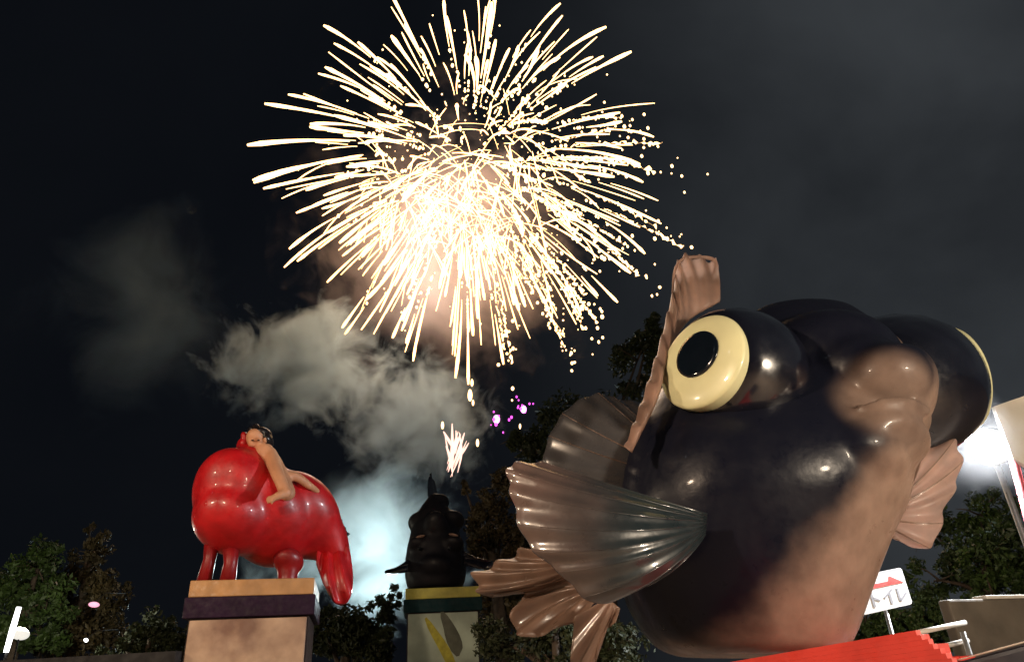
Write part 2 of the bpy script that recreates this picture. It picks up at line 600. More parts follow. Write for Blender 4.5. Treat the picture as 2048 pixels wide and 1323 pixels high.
# wrinkles on the belly edge
for (px, py, r) in ((1766, 1012, 18), (1748, 1058, 16), (1732, 1112, 15), (1716, 1150, 18)):
    c = at(px - 8, py, FY - 0.30)
    k = ppm(px, py, FY)
    MB().ell(c, (RIGHT * (r * 0.8 / k), DEPTH * (r * 1.6 / k), UP * (r * 1.25 / k))).build('belly_bump', bmat, fish)


def eye(axis, c, k, disc_axis):
    """bulb with a cream disc and a black pupil; c = centre of the disc, axis = where it looks, k = disc radius in metres"""
    axis = V(axis).normalized()
    da = V(disc_axis).normalized()
    pr = [(-2.7 * k, 0.75 * k), (-2.4 * k, 1.0 * k), (-2.05 * k, 1.20 * k), (-1.6 * k, 1.33 * k), (-1.2 * k, 1.36 * k), (-0.8 * k, 1.30 * k), (-0.46 * k, 1.16 * k), (-0.27 * k, 1.03 * k), (-0.21 * k, 0.90 * k), (-0.20 * k, 0.4 * k)]
    bulb = MB().revolve(pr, c, axis, 64).build('eye_bulb', M['black'], fish)
    dz = [(-0.55 * k, 0.90 * k), (-0.30 * k, 0.99 * k), (-0.12 * k, 1.01 * k), (-0.08 * k, 1.0 * k), (-0.05 * k, 0.96 * k), (0.01 * k, 0.75 * k), (0.05 * k, 0.5 * k), (0.06 * k, 0.2 * k)]
    MB().revolve(dz, c, da, 64).build('eye_ring', M['cream'], bulb)
    pz = [(0.0 * k, 0.50 * k), (0.048 * k, 0.497 * k), (0.062 * k, 0.42 * k), (0.07 * k, 0.2 * k)]
    MB().revolve(pz, V(c) + UP * 0.03, da, 48).build('pupil', M['pupil'], bulb)
    return bulb


eye(-RIGHT * 0.80 + UP * 0.27 - _f * 0.53, at(1396, 718, 4.42), 0.350, -RIGHT * 0.76 + UP * 0.42 - _f * 0.47)
eye(RIGHT * 0.97 + UP * 0.10 + _f * 0.16, at(1916, 758, 5.65), 0.455, RIGHT * 0.97 + UP * 0.10 + _f * 0.04)

M['lip'] = mat('bronze_lip', (0.30, 0.21, 0.16), 0.25, 0.4, 5, coat=0.4)
MB().tube(crv([at(1845, 880, 4.74), at(1822, 945, 4.76), at(1800, 1000, 4.80), at(1786, 1045, 4.85)], 16), [0.03, 0.032, 0.034, 0.035, 0.036, 0.036, 0.035, 0.034, 0.033, 0.031, 0.029, 0.027, 0.024, 0.02, 0.016, 0.01], 8).build('gill_edge', M['fin'], fish)

M['pect'] = warm_lit_mat(at(1290, 1050, 4.1), -RIGHT)  # warm light from the left painted in, stronger towards the tip
for nd in M['pect'].node_tree.nodes:
    if nd.type == 'MAP_RANGE' and nd.interpolation_type == 'SMOOTHSTEP':
        nd.inputs['From Min'].default_value = 0.30
        nd.inputs['From Max'].default_value = 1.25
    if nd.type == 'MIX':
        if abs(nd.inputs['A'].default_value[0] - 0.14) < 1e-4:
            nd.inputs['A'].default_value = (0.085, 0.058, 0.05, 1)
            nd.inputs['B'].default_value = (0.20, 0.125, 0.108, 1)
        elif abs(nd.inputs['A'].default_value[0] - 0.006) < 1e-4:
            nd.inputs['A'].default_value = (0.012, 0.020, 0.024, 1)
pb_ = M['pect'].node_tree.nodes['Principled BSDF']
pb_.inputs['Coat Weight'].default_value = 0.7
pb_.inputs['Specular IOR Level'].default_value = 0.6
# near pectoral fin, a wide ribbed fan sweeping left
fin('pectoral_fin', [at(1412, 1030, 4.25), at(1408, 1070, 4.25)],
    [at(1085, 925, 4.2), at(1020, 930, 4.1), at(1022, 985, 4.02), at(1052, 1080, 3.98), at(1120, 1145, 3.98), at(1196, 1206, 4.02), at(1300, 1170, 4.15)],
    M['pect'], fish, ribs=9, amp=0.006, thick=0.035, bulge=-_f * 0.22 + UP * 0.02, nu=120, nv=24, scallop=0.010, rays=10, ray_r=0.0045)
# far pectoral fin
fin('pectoral_fin', [at(1800, 985, 5.0), at(1772, 1070, 5.0)],
    [at(1838, 900, 5.05), at(1912, 884, 5.05), at(1918, 950, 5.0), at(1888, 1022, 4.98), at(1862, 1094, 4.98), at(1796, 1082, 5.0)],
    M['fin_pink'], fish, ribs=6, amp=0.022, thick=0.03, bulge=-_f * 0.05, nu=96, nv=18, scallop=0.02, rays=6, ray_r=0.006, ray_mat=M['lip'])
# dorsal fin with its curled tip, and its scalloped edge running down the back
fin('dorsal_fin', [at(1440, 602, 4.9), at(1378, 640, 4.85), at(1338, 705, 4.75), at(1318, 790, 4.55), at(1264, 904, 4.42)],
    [at(1432, 522, 5.0), at(1362, 516, 4.96), at(1345, 585, 4.92), at(1318, 690, 4.8), at(1284, 800, 4.58), at(1248, 895, 4.42)],
    M['fin_pink'], fish, ribs=12, amp=0.019, thick=0.020, bulge=-_f * 0.10, nu=160, nv=14, scallop=0.035)
MB().tube(crv([at(1345, 585, 4.90), at(1350, 540, 4.92), at(1366, 518, 4.94), at(1400, 514, 4.95), at(1428, 520, 4.96), at(1434, 545, 4.96), at(1420, 585, 4.95)], 26), [0.008 + 0.008 * math.sin(PI * i / 25) for i in range(26)], 8).build('fin_edge', M['fin_pink'], fish)
# dark hind fin behind the pectoral
fin('hind_fin', [at(1310, 832, 5.1), at(1310, 985, 5.0)],
    [at(1300, 806, 5.1), at(1240, 798, 5.1), at(1190, 788, 5.1), at(1130, 822, 5.05), at(1092, 890, 5.0), at(1084, 962, 4.95)],
    M['fin_dark'], fish, ribs=8, amp=0.008, thick=0.03, bulge=-_f * 0.12, nu=110, nv=20, scallop=0.006, rays=6, ray_r=0.005, ray_mat=M['fin'])
# tail lobes
fin('tail_lobe', [at(1165, 1110, 5.0), at(1150, 1150, 5.0)],
    [at(1045, 1098, 5.1), at(1000, 1124, 5.15), at(950, 1148, 5.15), at(960, 1185, 5.1), at(1000, 1190, 5.05), at(1060, 1175, 5.0)],
    M['fin'], fish, ribs=5, amp=0.03, thick=0.03, bulge=-_f * 0.1, nu=80, nv=16, scallop=0.03)
fin('tail_lobe', [at(1190, 1165, 4.9), at(1200, 1200, 4.9)],
    [at(1060, 1150, 5.0), at(1030, 1215, 5.0), at(1028, 1262, 4.95), at(1070, 1272, 4.9), at(1130, 1250, 4.85), at(1180, 1225, 4.85)],
    M['fin'], fish, ribs=4, amp=0.03, thick=0.03, bulge=_f * 0.12, nu=80, nv=16, scallop=0.03)
fin('pelvic_fin', [at(1215, 1195, 4.7), at(1240, 1215, 4.7)],
    [at(1150, 1230, 4.7), at(1142, 1300, 4.75), at(1150, 1345, 4.8), at(1185, 1345, 4.8), at(1198, 1280, 4.75), at(1232, 1240, 4.7)],
    M['fin'], fish, ribs=4, amp=0.02, thick=0.02, nu=70, nv=14, scallop=0.02)

# ------------------------------------------------------------------ red planks under the fish
pz = at(1520, 1300, FY).z
deck = thing('plank_platform', 'low platform of bright red planks under the black goldfish', 'platform', (1.9, 5.2, 0))
pl0, pl1 = at(1490, 1318, 4.0), at(1836, 1259, 2.95)
dirp = pl1 - pl0
d2 = dirp.normalized()
nrmp = V((-d2.y, d2.x, 0)).normalized()
if nrmp.y < 0:
    nrmp = -nrmp
upn = d2.cross(nrmp)
if upn.z < 0:
    upn = -upn
for i in range(9):                                    # front boards, each a little longer than the one above
    Lb = dirp.length + 0.6 + 0.020 * i + random.uniform(-0.005, 0.005)
    c = pl0 - d2 * 0.6 + d2 * (Lb / 2) - upn * (0.009 + i * 0.018)
    MB().bbox_bevel(c - nrmp * (0.0006 * (i % 2)), Lb / 2, 0.012, 0.00898, 0.0005, (d2, nrmp, upn)).build('plank', M['platform'], deck, False)
vd = V((0.40, 1.0, 0)).normalized()                   # the far ends are sawn along this line
for i in range(16):                                   # deck boards
    t = 0.085 + 0.142 * i
    Lb = dirp.length + 0.6 + min(0.0, (vd * (t / vd.dot(nrmp))).dot(d2))
    c = pl0 - d2 * 0.6 + d2 * (Lb / 2) + nrmp * t - upn * 0.02
    MB().bbox_bevel(c, Lb / 2, 0.069, 0.014, 0.004, (d2, nrmp, upn)).build('plank', M['platform'], deck, False)
for a, b in ((-0.3, 0.2), (dirp.length - 0.15, 0.2), (-0.3, 2.1), (dirp.length - 0.15, 2.1)):
    p = pl0 + d2 * a + nrmp * b
    MB().box(V((p.x, p.y, (p.z - 0.04) / 2)), 0.05, 0.05, (p.z - 0.04) / 2).build('post', M['platform'], deck, False)


# ------------------------------------------------------------------ pedestals
def pedestal(label, px0, px1, py, Y, deep, mats, yaw=0.0, group=None):
    """top front edge from px0 to px1 at row py, Y metres away"""
    a, b = at(px0, py, Y), at(px1, py, Y)
    wid = (b - a).length
    top = (a.z + b.z) / 2
    cx = (a.x + b.x) / 2
    root = thing('pedestal', label, 'pedestal', (cx, Y + deep / 2, 0), group)
    X, Yv, Z = V((math.cos(yaw), math.sin(yaw), 0)), V((-math.sin(yaw), math.cos(yaw), 0)), V((0, 0, 1))
    c = V((cx, Y + deep / 2, 0))
    ax = (X, Yv, Z)
    hw = wid / 2
    MB().bbox_bevel(c + Z * (top - 0.10), hw, deep / 2, 0.10, 0.012, ax).build('cap', mats[0], root, False)
    MB().bbox_bevel(c + Z * (top - 0.325), hw + 0.03, deep / 2 + 0.03, 0.122, 0.012, ax).build('band', mats[1], root, False)
    zb = top - 0.45
    MB().box(c + Z * (zb / 2), hw - 0.04, deep / 2 - 0.04, zb / 2, ax).build('shaft', mats[3], root, False)
    fp = c - Yv * (deep / 2 - 0.02)
    MB().bbox_bevel(fp + Z * (zb / 2 + 0.1), hw - 0.06, 0.035, zb / 2 - 0.12, 0.01, ax).build('front_panel', mats[2], root, False)
    return root, fp, ax, zb, top, wid, c


p1, fp, ax, zb, top1, wid1, c1 = pedestal('pedestal with orange cap, purple band and tan painted panel under red fish', 362, 596, 1158, 9.3, 1.55, (M['ped_cap'], M['ped_purple'], M['ped_tan'], M['ped_dark']), yaw=math.radians(13))
X, Yv, Z = ax
def blob(fp, ax, cx, cz, a, b, rot, n=18, wob=0.2, off=-0.040, seed=0):
    r = random.Random(seed)
    pts = []
    ph = r.uniform(0, 6)
    for i in range(n):
        q = 2 * PI * i / n
        k = 1 + wob * math.sin(3 * q + ph) * 0.5 + wob * math.sin(2 * q + 2 * ph) * 0.5
        u, v = a * math.cos(q) * k, b * math.sin(q) * k
        pts.append(fp + ax[0] * (cx + u * math.cos(rot) - v * math.sin(rot)) + ax[2] * (cz + u * math.sin(rot) + v * math.cos(rot)) + ax[1] * off)
    return pts
p2, fp2, ax2, zb2, top2, wid2, c2 = pedestal('pedestal with yellow band, teal band and green panel under small black fish', 803, 951, 1174, 14.6, 1.3, (M['ped_yellow'], M['ped_teal'], M['ped_green'], M['ped_dark']), yaw=math.radians(8))
MB().prism(blob(fp2, ax2, -0.02, zb2 - 0.62, 0.52, 0.10, -1.05, seed=5, wob=0.25), ax2[1] * 0.006).build('painted_motif', M['yellow_paint'], p2, False)
MB().prism(blob(fp2, ax2, 0.16, zb2 - 0.42, 0.42, 0.13, -1.1, seed=6, wob=0.25, off=-0.037), ax2[1] * 0.003).build('painted_motif', M['shadow_paint'], p2, False)

# ------------------------------------------------------------------ red goldfish on the left pedestal
RY = 10.0
rb = at(480, 1150, RY)
rfish = thing('fish_sculpture', 'glossy red goldfish sculpture carrying a rider on the tan pedestal', 'sculpture', (rb.x, rb.y, top1))
def E(px, py, Y, a, b, d, rot=0.0):
    """ellipsoid half sizes a, b in pixels and d in metres"""
    k = ppm(px, py, Y)
    ca, sa = math.cos(rot), math.sin(rot)
    return at(px, py, Y), ((RIGHT * ca + UP * sa) * (a / k), DEPTH * d, (UP * ca - RIGHT * sa) * (b / k))
mb = MB()
for args in ((476, 1000, 9.70, 86, 104, 0.62), (464, 1042, 9.58, 76, 70, 0.55), (520, 940, 9.8, 48, 62, 0.4, 0.5), (500, 905, 9.9, 26, 36, 0.25, 0.4),
             (540, 1040, 10.0, 85, 95, 0.6), (600, 1030, 10.3, 78, 92, 0.55, 0.5), (640, 1060, 10.5, 48, 78, 0.42, 0.55), (668, 1100, 10.6, 30, 50, 0.28, 0.5)):
    c, a_ = E(*args)
    mb.ell(c, a_, 28, 18)
remesh(mb, 'body', M['red'], rfish, 0.035, 40)
# two highlights on the head, shaped as small raised lumps
for args in ((449, 976, 9.20, 13, 12, 0.10), (418, 1013, 9.12, 10, 13, 0.09)):
    c, a_ = E(*args)
    MB().ell(c, a_).build('highlight_bump', M['red'], rfish)
fin('tail_fin', [at(640, 1080, 10.55), at(690, 1085, 10.6)], [at(632, 1128, 10.4), at(652, 1175, 10.3), at(672, 1205, 10.25), at(696, 1200, 10.3), at(707, 1150, 10.45), at(698, 1100, 10.6)],
    M['red'], rfish, ribs=3, amp=0.05, thick=0.14, bulge=-_f * 0.15, nu=60, nv=16)
fin('dorsal_fin', [at(672, 1050, 10.5), at(688, 1078, 10.55)], [at(683, 1038, 10.55), at(690, 1055, 10.6), at(699, 1068, 10.6)], M['hair'], rfish, ribs=2, amp=0.008, thick=0.03, nu=30, nv=8)
for (x0, y0, x1, y1, Y0, r) in ((424, 1085, 408, 1152, 9.6, 0.10), (462, 1095, 455, 1153, 9.6, 0.11)):
    MB().tube([at(x0, y0, Y0), at((x0 + x1) / 2 + 3, (y0 + y1) / 2, Y0), at(x1, y1 + 10, Y0)], [r, r * 0.8, r * 0.95], 12).build('pelvic_fin', M['darkred'], rfish)
c, a_ = E(577, 1122, 10.1, 30, 28, 0.22)
mb = MB().ell(c, a_)
mb.tube([at(577, 1130, 10.1), at(575, 1160, 10.1), at(572, 1178, 10.1)], [0.16, 0.13, 0.2], 14)
remesh(mb, 'support', M['darkred'], rfish, 0.03, 4)

# rider: one continuous body
rider = thing('figure', 'skin-coloured figure with black topknot hair leaning forward on the red fish', 'statue', at(560, 990, 10.0))
mb = MB()
RYD = 9.45
def cap(pts, Y, r):
    path = crv([at(*p, Y if len(p) == 2 else p[2]) if len(p) == 2 else at(*p) for p in pts], 10)
    rr = [r[0] + (r[1] - r[0]) * i / 9 for i in range(10)]
    mb.tube(path, rr, 12)
    for q, s_ in ((path[0], rr[0]), (path[-1], rr[-1])):
        mb.ell(q, (V((s_, 0, 0)), V((0, s_, 0)), V((0, 0, s_))), 12, 8)
cap([(528, 900), (545, 922), (560, 950), (575, 985)], RYD, (0.12, 0.11))        # torso
cap([(535, 905), (524, 895), (517, 886)], RYD - 0.02, (0.07, 0.065))            # neck
cap([(540, 908), (556, 950, 9.22), (572, 985, 9.15)], RYD, (0.10, 0.075))        # near arm, shoulder to elbow
cap([(572, 985, 9.15), (558, 990, 9.08), (546, 996, 9.05)], RYD, (0.07, 0.045))      # forearm
for i, (dx, dy) in enumerate(((-10, -6), (-13, -1), (-13, 4), (-10, 8), (-2, 9))):
    cap([(546, 996, 9.05), (546 + dx * 0.6, 996 + dy * 0.6, 9.03), (546 + dx, 996 + dy + 2, 9.04)], RYD, (0.022, 0.014))
cap([(520, 902), (508, 912), (498, 918, 9.75)], RYD + 0.15, (0.07, 0.05))       # far arm
cap([(560, 955), (590, 952, 9.55), (618, 970, 9.70)], RYD, (0.08, 0.055))        # thigh stretched back
cap([(618, 970, 9.70), (632, 980, 9.85), (640, 990, 10.0)], RYD, (0.052, 0.035))
c, a_ = E(512, 878, RYD - 0.05, 19, 21, 0.15)
mb.ell(c, a_, 20, 14)
mb.ell(at(502, 884, RYD - 0.12), (RIGHT * 0.05, DEPTH * 0.05, UP * 0.03))       # nose
mb.ell(at(503, 891, RYD - 0.08), (RIGHT * 0.05, DEPTH * 0.06, UP * 0.02))       # mouth
mb.ell(at(530, 880, RYD - 0.17), (RIGHT * 0.03, DEPTH * 0.03, UP * 0.05))       # ear
remesh(mb, 'body', M['skin'], rider, 0.018, 5)
mb = MB()
for args in ((524, 870, RYD, 20, 16, 0.17), (537, 882, RYD, 9, 14, 0.13), (508, 862, RYD - 0.02, 13, 9, 0.12), (512, 853, RYD, 8, 6, 0.06)):
    c, a_ = E(*args)
    mb.ell(c, a_, 16, 10)
remesh(mb, 'hair', M['hair'], rider, 0.02, 4)
for px in (505, 517):
    MB().ell(at(px, 880, RYD - 0.19), (RIGHT * 0.022, DEPTH * 0.015, UP * 0.010), 10, 6).build('eye', M['hair'], rider)
mb = MB()
for args in ((492, 878, RYD, 9, 16, 0.10, 0.35), (488, 890, RYD, 8, 12, 0.10)):
    c, a_ = E(*args)
    mb.ell(c, a_, 14, 10)
remesh(mb, 'scarf', M['red'], rider, 0.02, 4)

# ------------------------------------------------------------------ small black fish on the middle pedestal, seen head on
BY = 15.2
bb = at(872, 1174, BY)
bf = thing('fish_sculpture', 'small black goldfish sculpture with raised dorsal spike on the yellow-banded pedestal', 'sculpture', (bb.x, bb.y, top2))
mb = MB()
kk = ppm(872, 1090, BY)
z0 = at(872, 1178, BY)
ztop = at(868, 984, BY)
axis_ = (ztop - z0)
H_ = axis_.length
prf = []
for f_, hw_ in ((0, 52), (0.06, 57), (0.15, 60), (0.28, 60), (0.42, 56), (0.55, 50), (0.68, 43), (0.79, 34), (0.88, 23), (0.95, 12), (1.0, 3)):
    prf.append((f_ * H_, hw_ / kk))
mb.revolve(prf, z0, axis_, 40)
for args in ((836, 1088, BY - 0.42, 21, 17, 0.2), (908, 1086, BY - 0.42, 21, 17, 0.2), (872, 1135, BY - 0.48, 36, 26, 0.28), (872, 1060, BY - 0.35, 26, 40, 0.25), (906, 1040, BY, 24, 20, 0.3), (838, 1046, BY, 22, 22, 0.3), (880, 1003, BY + 0.1, 20, 16, 0.25)):
    c, a_ = E(*args)
    mb.ell(c, a_, 24, 16)
remesh(mb, 'body', M['black_matte'], bf, 0.04, 8)
fin('dorsal_fin', [at(856, 1012, BY + 0.1), at(884, 1010, BY + 0.5)], [at(857, 985, BY + 0.1), at(860, 948, BY + 0.3), at(867, 965, BY + 0.5), at(880, 1000, BY + 0.6)], M['black'], bf, ribs=3, amp=0.02, thick=0.10, nu=40, nv=10)
fin('pectoral_fin', [at(822, 1112, BY - 0.3), at(820, 1142, BY - 0.3)], [at(805, 1128, BY - 0.4), at(782, 1138, BY - 0.5), at(770, 1140, BY - 0.5), at(775, 1147, BY - 0.5), at(800, 1146, BY - 0.4)], M['black'], bf, ribs=3, amp=0.015, thick=0.06, nu=40, nv=8)
fin('pectoral_fin', [at(926, 1100, BY - 0.3), at(926, 1130, BY - 0.3)], [at(945, 1112, BY - 0.4), at(968, 1118, BY - 0.5), at(987, 1122, BY - 0.5), at(972, 1138, BY - 0.5), at(945, 1134, BY - 0.4)], M['black'], bf, ribs=3, amp=0.015, thick=0.06, nu=40, nv=8)
for px, py, rt in ((841, 1072, 0.25), (907, 1069, -0.2)):  # pink highlights on the lids, painted as thin lighter slivers
    c, a_ = E(px, py, BY - 0.60, 10, 2.8, 0.05, rt)
    MB().ell(c, a_, 16, 8).build('lid_highlight', M['fin_pink'], bf)
for px in (839, 899):
    c, a_ = E(px, 1096, BY - 0.66, 4, 4, 0.04)
    MB().ell(c, a_, 12, 8).build('pupil', M['pupil'], bf)


# ------------------------------------------------------------------ trees
def leaf_crown(name, blobs, n, size, material, parent, seed, spread=0.25):
    """leaf-sized faces spread through uneven clumps"""
    r = np.random.default_rng(seed)
    vs, fs = [], []
    tot = sum(b[1] ** 2 for b in blobs)
    for c, rad, sq in blobs:
        # sub clumps give light and dark clusters and gaps
        m_ = max(6, int(26 * (rad ** 2) / (blobs[0][1] ** 2)))
        for _ in range(m_):
            d = r.normal(size=3); d /= np.linalg.norm(d)
            sc_ = np.array(c) + d * np.array([rad, rad, rad * sq]) * r.uniform(0.35, 1.0)
            cr = rad * r.uniform(0.18, 0.36)
            k = int(n * (rad ** 2 / tot) / m_)
            for _ in range(k):
                e = r.normal(size=3); e /= np.linalg.norm(e)
                p = sc_ + e * cr * r.uniform(0.2, 1.15) ** 0.7
                a = r.normal(size=3); a /= np.linalg.norm(a)
                b = np.cross(a, r.normal(size=3)); b /= max(1e-6, np.linalg.norm(b))
                s = size * r.uniform(0.5, 1.4)
                i = len(vs)
                vs += [p - a * s, p + b * s * 0.42 + np.cross(a, b) * s * .1, p + a * s, p - b * s * 0.42]
                fs.append((i, i + 1, i + 2, i + 3))
    me = bpy.data.meshes.new(name)
    me.from_pydata([tuple(v) for v in vs], [], fs)
    me.materials.append(material)
    o = bpy.data.objects.new(name, me)
    C.objects.link(o)
    o.parent = parent
    o.location = -parent.location
    return o


def tree(label, pxb, Y, blobs_px, n, size, material, seed, name='broadleaf_tree', group=None, cat='tree'):
    blobs = []
    for (px, py, rp, sq, dy) in blobs_px:
        k = ppm(px, py, Y + dy)
        blobs.append((tuple(at(px, py, Y + dy)), rp / k, sq))
    b0 = at(pxb, blobs_px[0][1], Y)
    root = thing(name, label, cat, (b0.x, b0.y, 0), group)
    topc = V(blobs[0][0])
    mb = MB()
    r = random.Random(seed)
    tr = 0.10 + 0.03 * topc.z
    base = V((b0.x, b0.y, 0))
    mb.tube(crv([base, base.lerp(topc, 0.5) + V((r.uniform(-.2, .2), r.uniform(-.2, .2), 0)), topc], 10), [tr * (1 - 0.75 * i / 9) for i in range(10)], 9)
    for c, rad, sq in blobs:
        s0 = base.lerp(topc, r.uniform(0.45, 0.8))
        mb.tube(crv([s0, s0.lerp(V(c), 0.5) + V((0, 0, 0.15 * rad)), V(c)], 7), [tr * 0.4 * (1 - 0.8 * i / 6) for i in range(7)], 6)
        for _ in range(4):
            d = V((r.gauss(0, 1), r.gauss(0, 1), r.gauss(0, 0.8))).normalized() * rad * 0.8
            mb.tube([V(c), V(c) + d * 0.5 + V((0, 0, .05)), V(c) + d], [tr * 0.12, tr * 0.08, tr * 0.02], 5)
    mb.build('trunk', M['bark'], root)
    leaf_crown('crown', blobs, n, size, material, root, seed)
    return root


G = 'trees around the festival ground'
tree('round green tree behind the slanted light tube', 60, 24, [(75, 1135, 60, 1.0, 0), (25, 1180, 60, 0.9, 0.5), (95, 1200, 55, 0.9, -0.5), (20, 1260, 60, 0.8, 0), (90, 1275, 50, 0.8, 0)], 9000, 0.10, M['leaf_g'], 11, group=G)
tree('brownish pointed tree with a pink lamp before it', 185, 26, [(182, 1110, 36, 1.5, 0), (180, 1062, 14, 1.8, 0), (165, 1170, 46, 1.1, 0.4), (215, 1180, 42, 1.1, -0.4), (190, 1250, 62, 1.0, 0), (120, 1280, 45, 0.9, 0)], 9000, 0.10, M['leaf_b'], 12, name='pointed_tree', group=G)
tree('low dark bush between the slim trees and tan pedestal', 300, 20, [(300, 1275, 55, 0.9, 0), (250, 1300, 45, 0.8, 0), (345, 1290, 50, 0.9, 0.3)], 5000, 0.08, M['leaf_d'], 13, name='bush', cat='bush')
tree('dark bush between the two pedestals', 690, 17, [(700, 1255, 60, 0.9, 0), (650, 1265, 52, 0.9, 0.4), (755, 1235, 45, 1.0, 0.4), (735, 1290, 55, 0.8, -0.3), (785, 1200, 22, 1.3, 0.8)], 8000, 0.07, M['leaf_d'], 14, name='bush', cat='bush')
tree('brownish leafy tree right of the small black fish', 985, 19, [(975, 1040, 48, 1.2, 0), (1005, 985, 42, 1.1, 0.5), (960, 1090, 36, 0.9, -0.4), (1020, 1080, 50, 1.0, 0.3), (930, 975, 14, 1.0, 0.2), (1000, 1200, 70, 1.0, 0.6)], 10000, 0.075, M['leaf_b'], 15, group=G)
tree('tall dark tree rising behind the black goldfish', 1180, 27, [(1190, 850, 110, 0.9, 0), (1275, 720, 75, 1.0, 1), (1090, 900, 80, 0.9, 0), (1300, 660, 40, 0.9, 1), (1230, 950, 120, 0.9, 0.5), (1030, 880, 40, 0.9, 0)], 16000, 0.13, M['leaf_d'], 16, group=G)
tree('dark bush under the tail of the black goldfish', 1110, 8.5, [(1110, 1270, 75, 0.9, 0), (1010, 1285, 60, 0.9, 0.4), (1230, 1290, 75, 0.9, 0.3), (1060, 1230, 45, 1, 0.3)], 8000, 0.035, M['leaf_d'], 17, name='bush', cat='bush')
tree('leafy tree under the white floodlight', 1960, 13, [(1965, 1120, 85, 0.9, 0), (1880, 1160, 60, 0.9, 0.5), (2040, 1100, 80, 0.9, 0), (1990, 1200, 70, 0.8, -0.5), (1850, 1050, 70, 0.9, 2.5), (1960, 1030, 65, 0.9, 2)], 15000, 0.055, M['leaf_g'], 18, group=G)
tree('low green shrub behind the direction sign', 1780, 9.5, [(1790, 1250, 45, 0.8, 0), (1730, 1250, 40, 0.8, 0.3), (1850, 1235, 48, 0.8, 0.2), (1900, 1260, 45, 0.8, 0.2)], 8000, 0.035, M['leaf_g'], 19, name='shrub', cat='bush')

# ------------------------------------------------------------------ direction sign
SY = 7.6
s00, s10, s11, s01 = at(1726, 1230, SY), at(1826, 1207, SY + 0.25), at(1804, 1131, SY + 0.25), at(1704, 1153, SY)
sg = thing('direction_sign', 'white toilet direction sign with red arrow beside the black goldfish belly', 'sign', (s00.x + 0.2, SY, 0))
sx_, sz_ = (s10 - s00), (s01 - s00)
sn = sx_.cross(sz_).normalized()
if sn.dot(CAM - s00) < 0:
    sn = -sn
def sp(u, v, off=0.0):
    return s00 + sx_ * u + sz_ * v + sn * off
# rounded board
pts = []
for (cu, cv, q0) in ((0.94, 0.07, -90), (0.94, 0.93, 0), (0.06, 0.93, 90), (0.06, 0.07, 180)):
    for k in range(5):
        q = math.radians(q0 + 90 * k / 4)
        pts.append(sp(cu + 0.055 * math.cos(q), cv + 0.062 * math.sin(q)))
MB().prism(pts, -sn * 0.015).build('board', M['white_paint'], sg, False)
MB().prism([sp(u, v, 0.004) for u, v in ((0.30, 0.60), (0.95, 0.60), (0.70, 0.84), (0.66, 0.71), (0.30, 0.71))], -sn * 0.003).build('arrow', M['sign_red'], sg, False)
def stroke(u0, v0, u1, v1, wd=0.022):
    d = V((u1 - u0, v1 - v0, 0)); l = d.length; d /= l
    n_ = V((-d.y, d.x, 0)) * wd
    MB().prism([sp(u0 + n_.x, v0 + n_.y, 0.004), sp(u0 - n_.x, v0 - n_.y, 0.004), sp(u1 - n_.x, v1 - n_.y, 0.004), sp(u1 + n_.x, v1 + n_.y, 0.004)], -sn * 0.003).build('stroke', M['sign_grey'], sg, False)
stroke(0.26, 0.50, 0.26, 0.14); stroke(0.27, 0.37, 0.40, 0.27)
stroke(0.68, 0.49, 0.49, 0.31); stroke(0.605, 0.40, 0.605, 0.13)
stroke(0.78, 0.49, 0.78, 0.15); stroke(0.78, 0.15, 0.94, 0.33)
pc = sp(0.5, 0.5, -0.03)
MB().tube([V((pc.x, pc.y, 0)), V((pc.x, pc.y, pc.z + 0.1))], 0.02, 10).build('post', M['metal'], sg)

# ------------------------------------------------------------------ railing and covered box on the right
rl = thing('railing', 'short pale double-bar railing between red planks and brown panel', 'railing', (at(1880, 1260, 6.2).x, 6.2, 0))
for (x0, y0, x1, y1) in ((1815, 1268, 1930, 1244), (1840, 1302, 1935, 1280)):
    a, b = at(x0, y0, 6.2), at(x1, y1, 6.6)
    MB().tube([a, b], 0.02, 10).build('bar', M['rail'], rl)
for px in (1822, 1925):
    a = at(px, 1262, 6.35)
    MB().tube([V((a.x, a.y, 0)), a], 0.022, 10).build('post', M['metal'], rl)

bxY = 7.0
q0, q1 = at(1905, 1212, bxY), at(2075, 1180, bxY + 0.4)
zt2 = (q0.z + q1.z) / 2
xx = V((q1.x - q0.x, q1.y - q0.y, 0)); ln = xx.length; xx.normalize(); yy = V((-xx.y, xx.x, 0))
bxr = thing('screen_panel', 'brown canvas screen panel below the floodlight at the right edge', 'panel', ((q0.x + q1.x) / 2, bxY + 0.6, 0))
cc = V((q0.x, q0.y, 0)) + xx * (ln / 2) + yy * 0.07
MB().bbox_bevel(cc + V((0, 0, zt2 / 2)), ln / 2 + 0.02, 0.06, zt2 / 2, 0.02, (xx, yy, V((0, 0, 1)))).build('canvas', M['box'], bxr, False)
MB().bbox_bevel(cc + xx * 0.25 + V((0, 0, zt2 + 0.012)), ln / 2 - 0.2, 0.08, 0.016, 0.006, (xx, yy, V((0, 0, 1)))).build('rim', M['rail'], bxr, False)

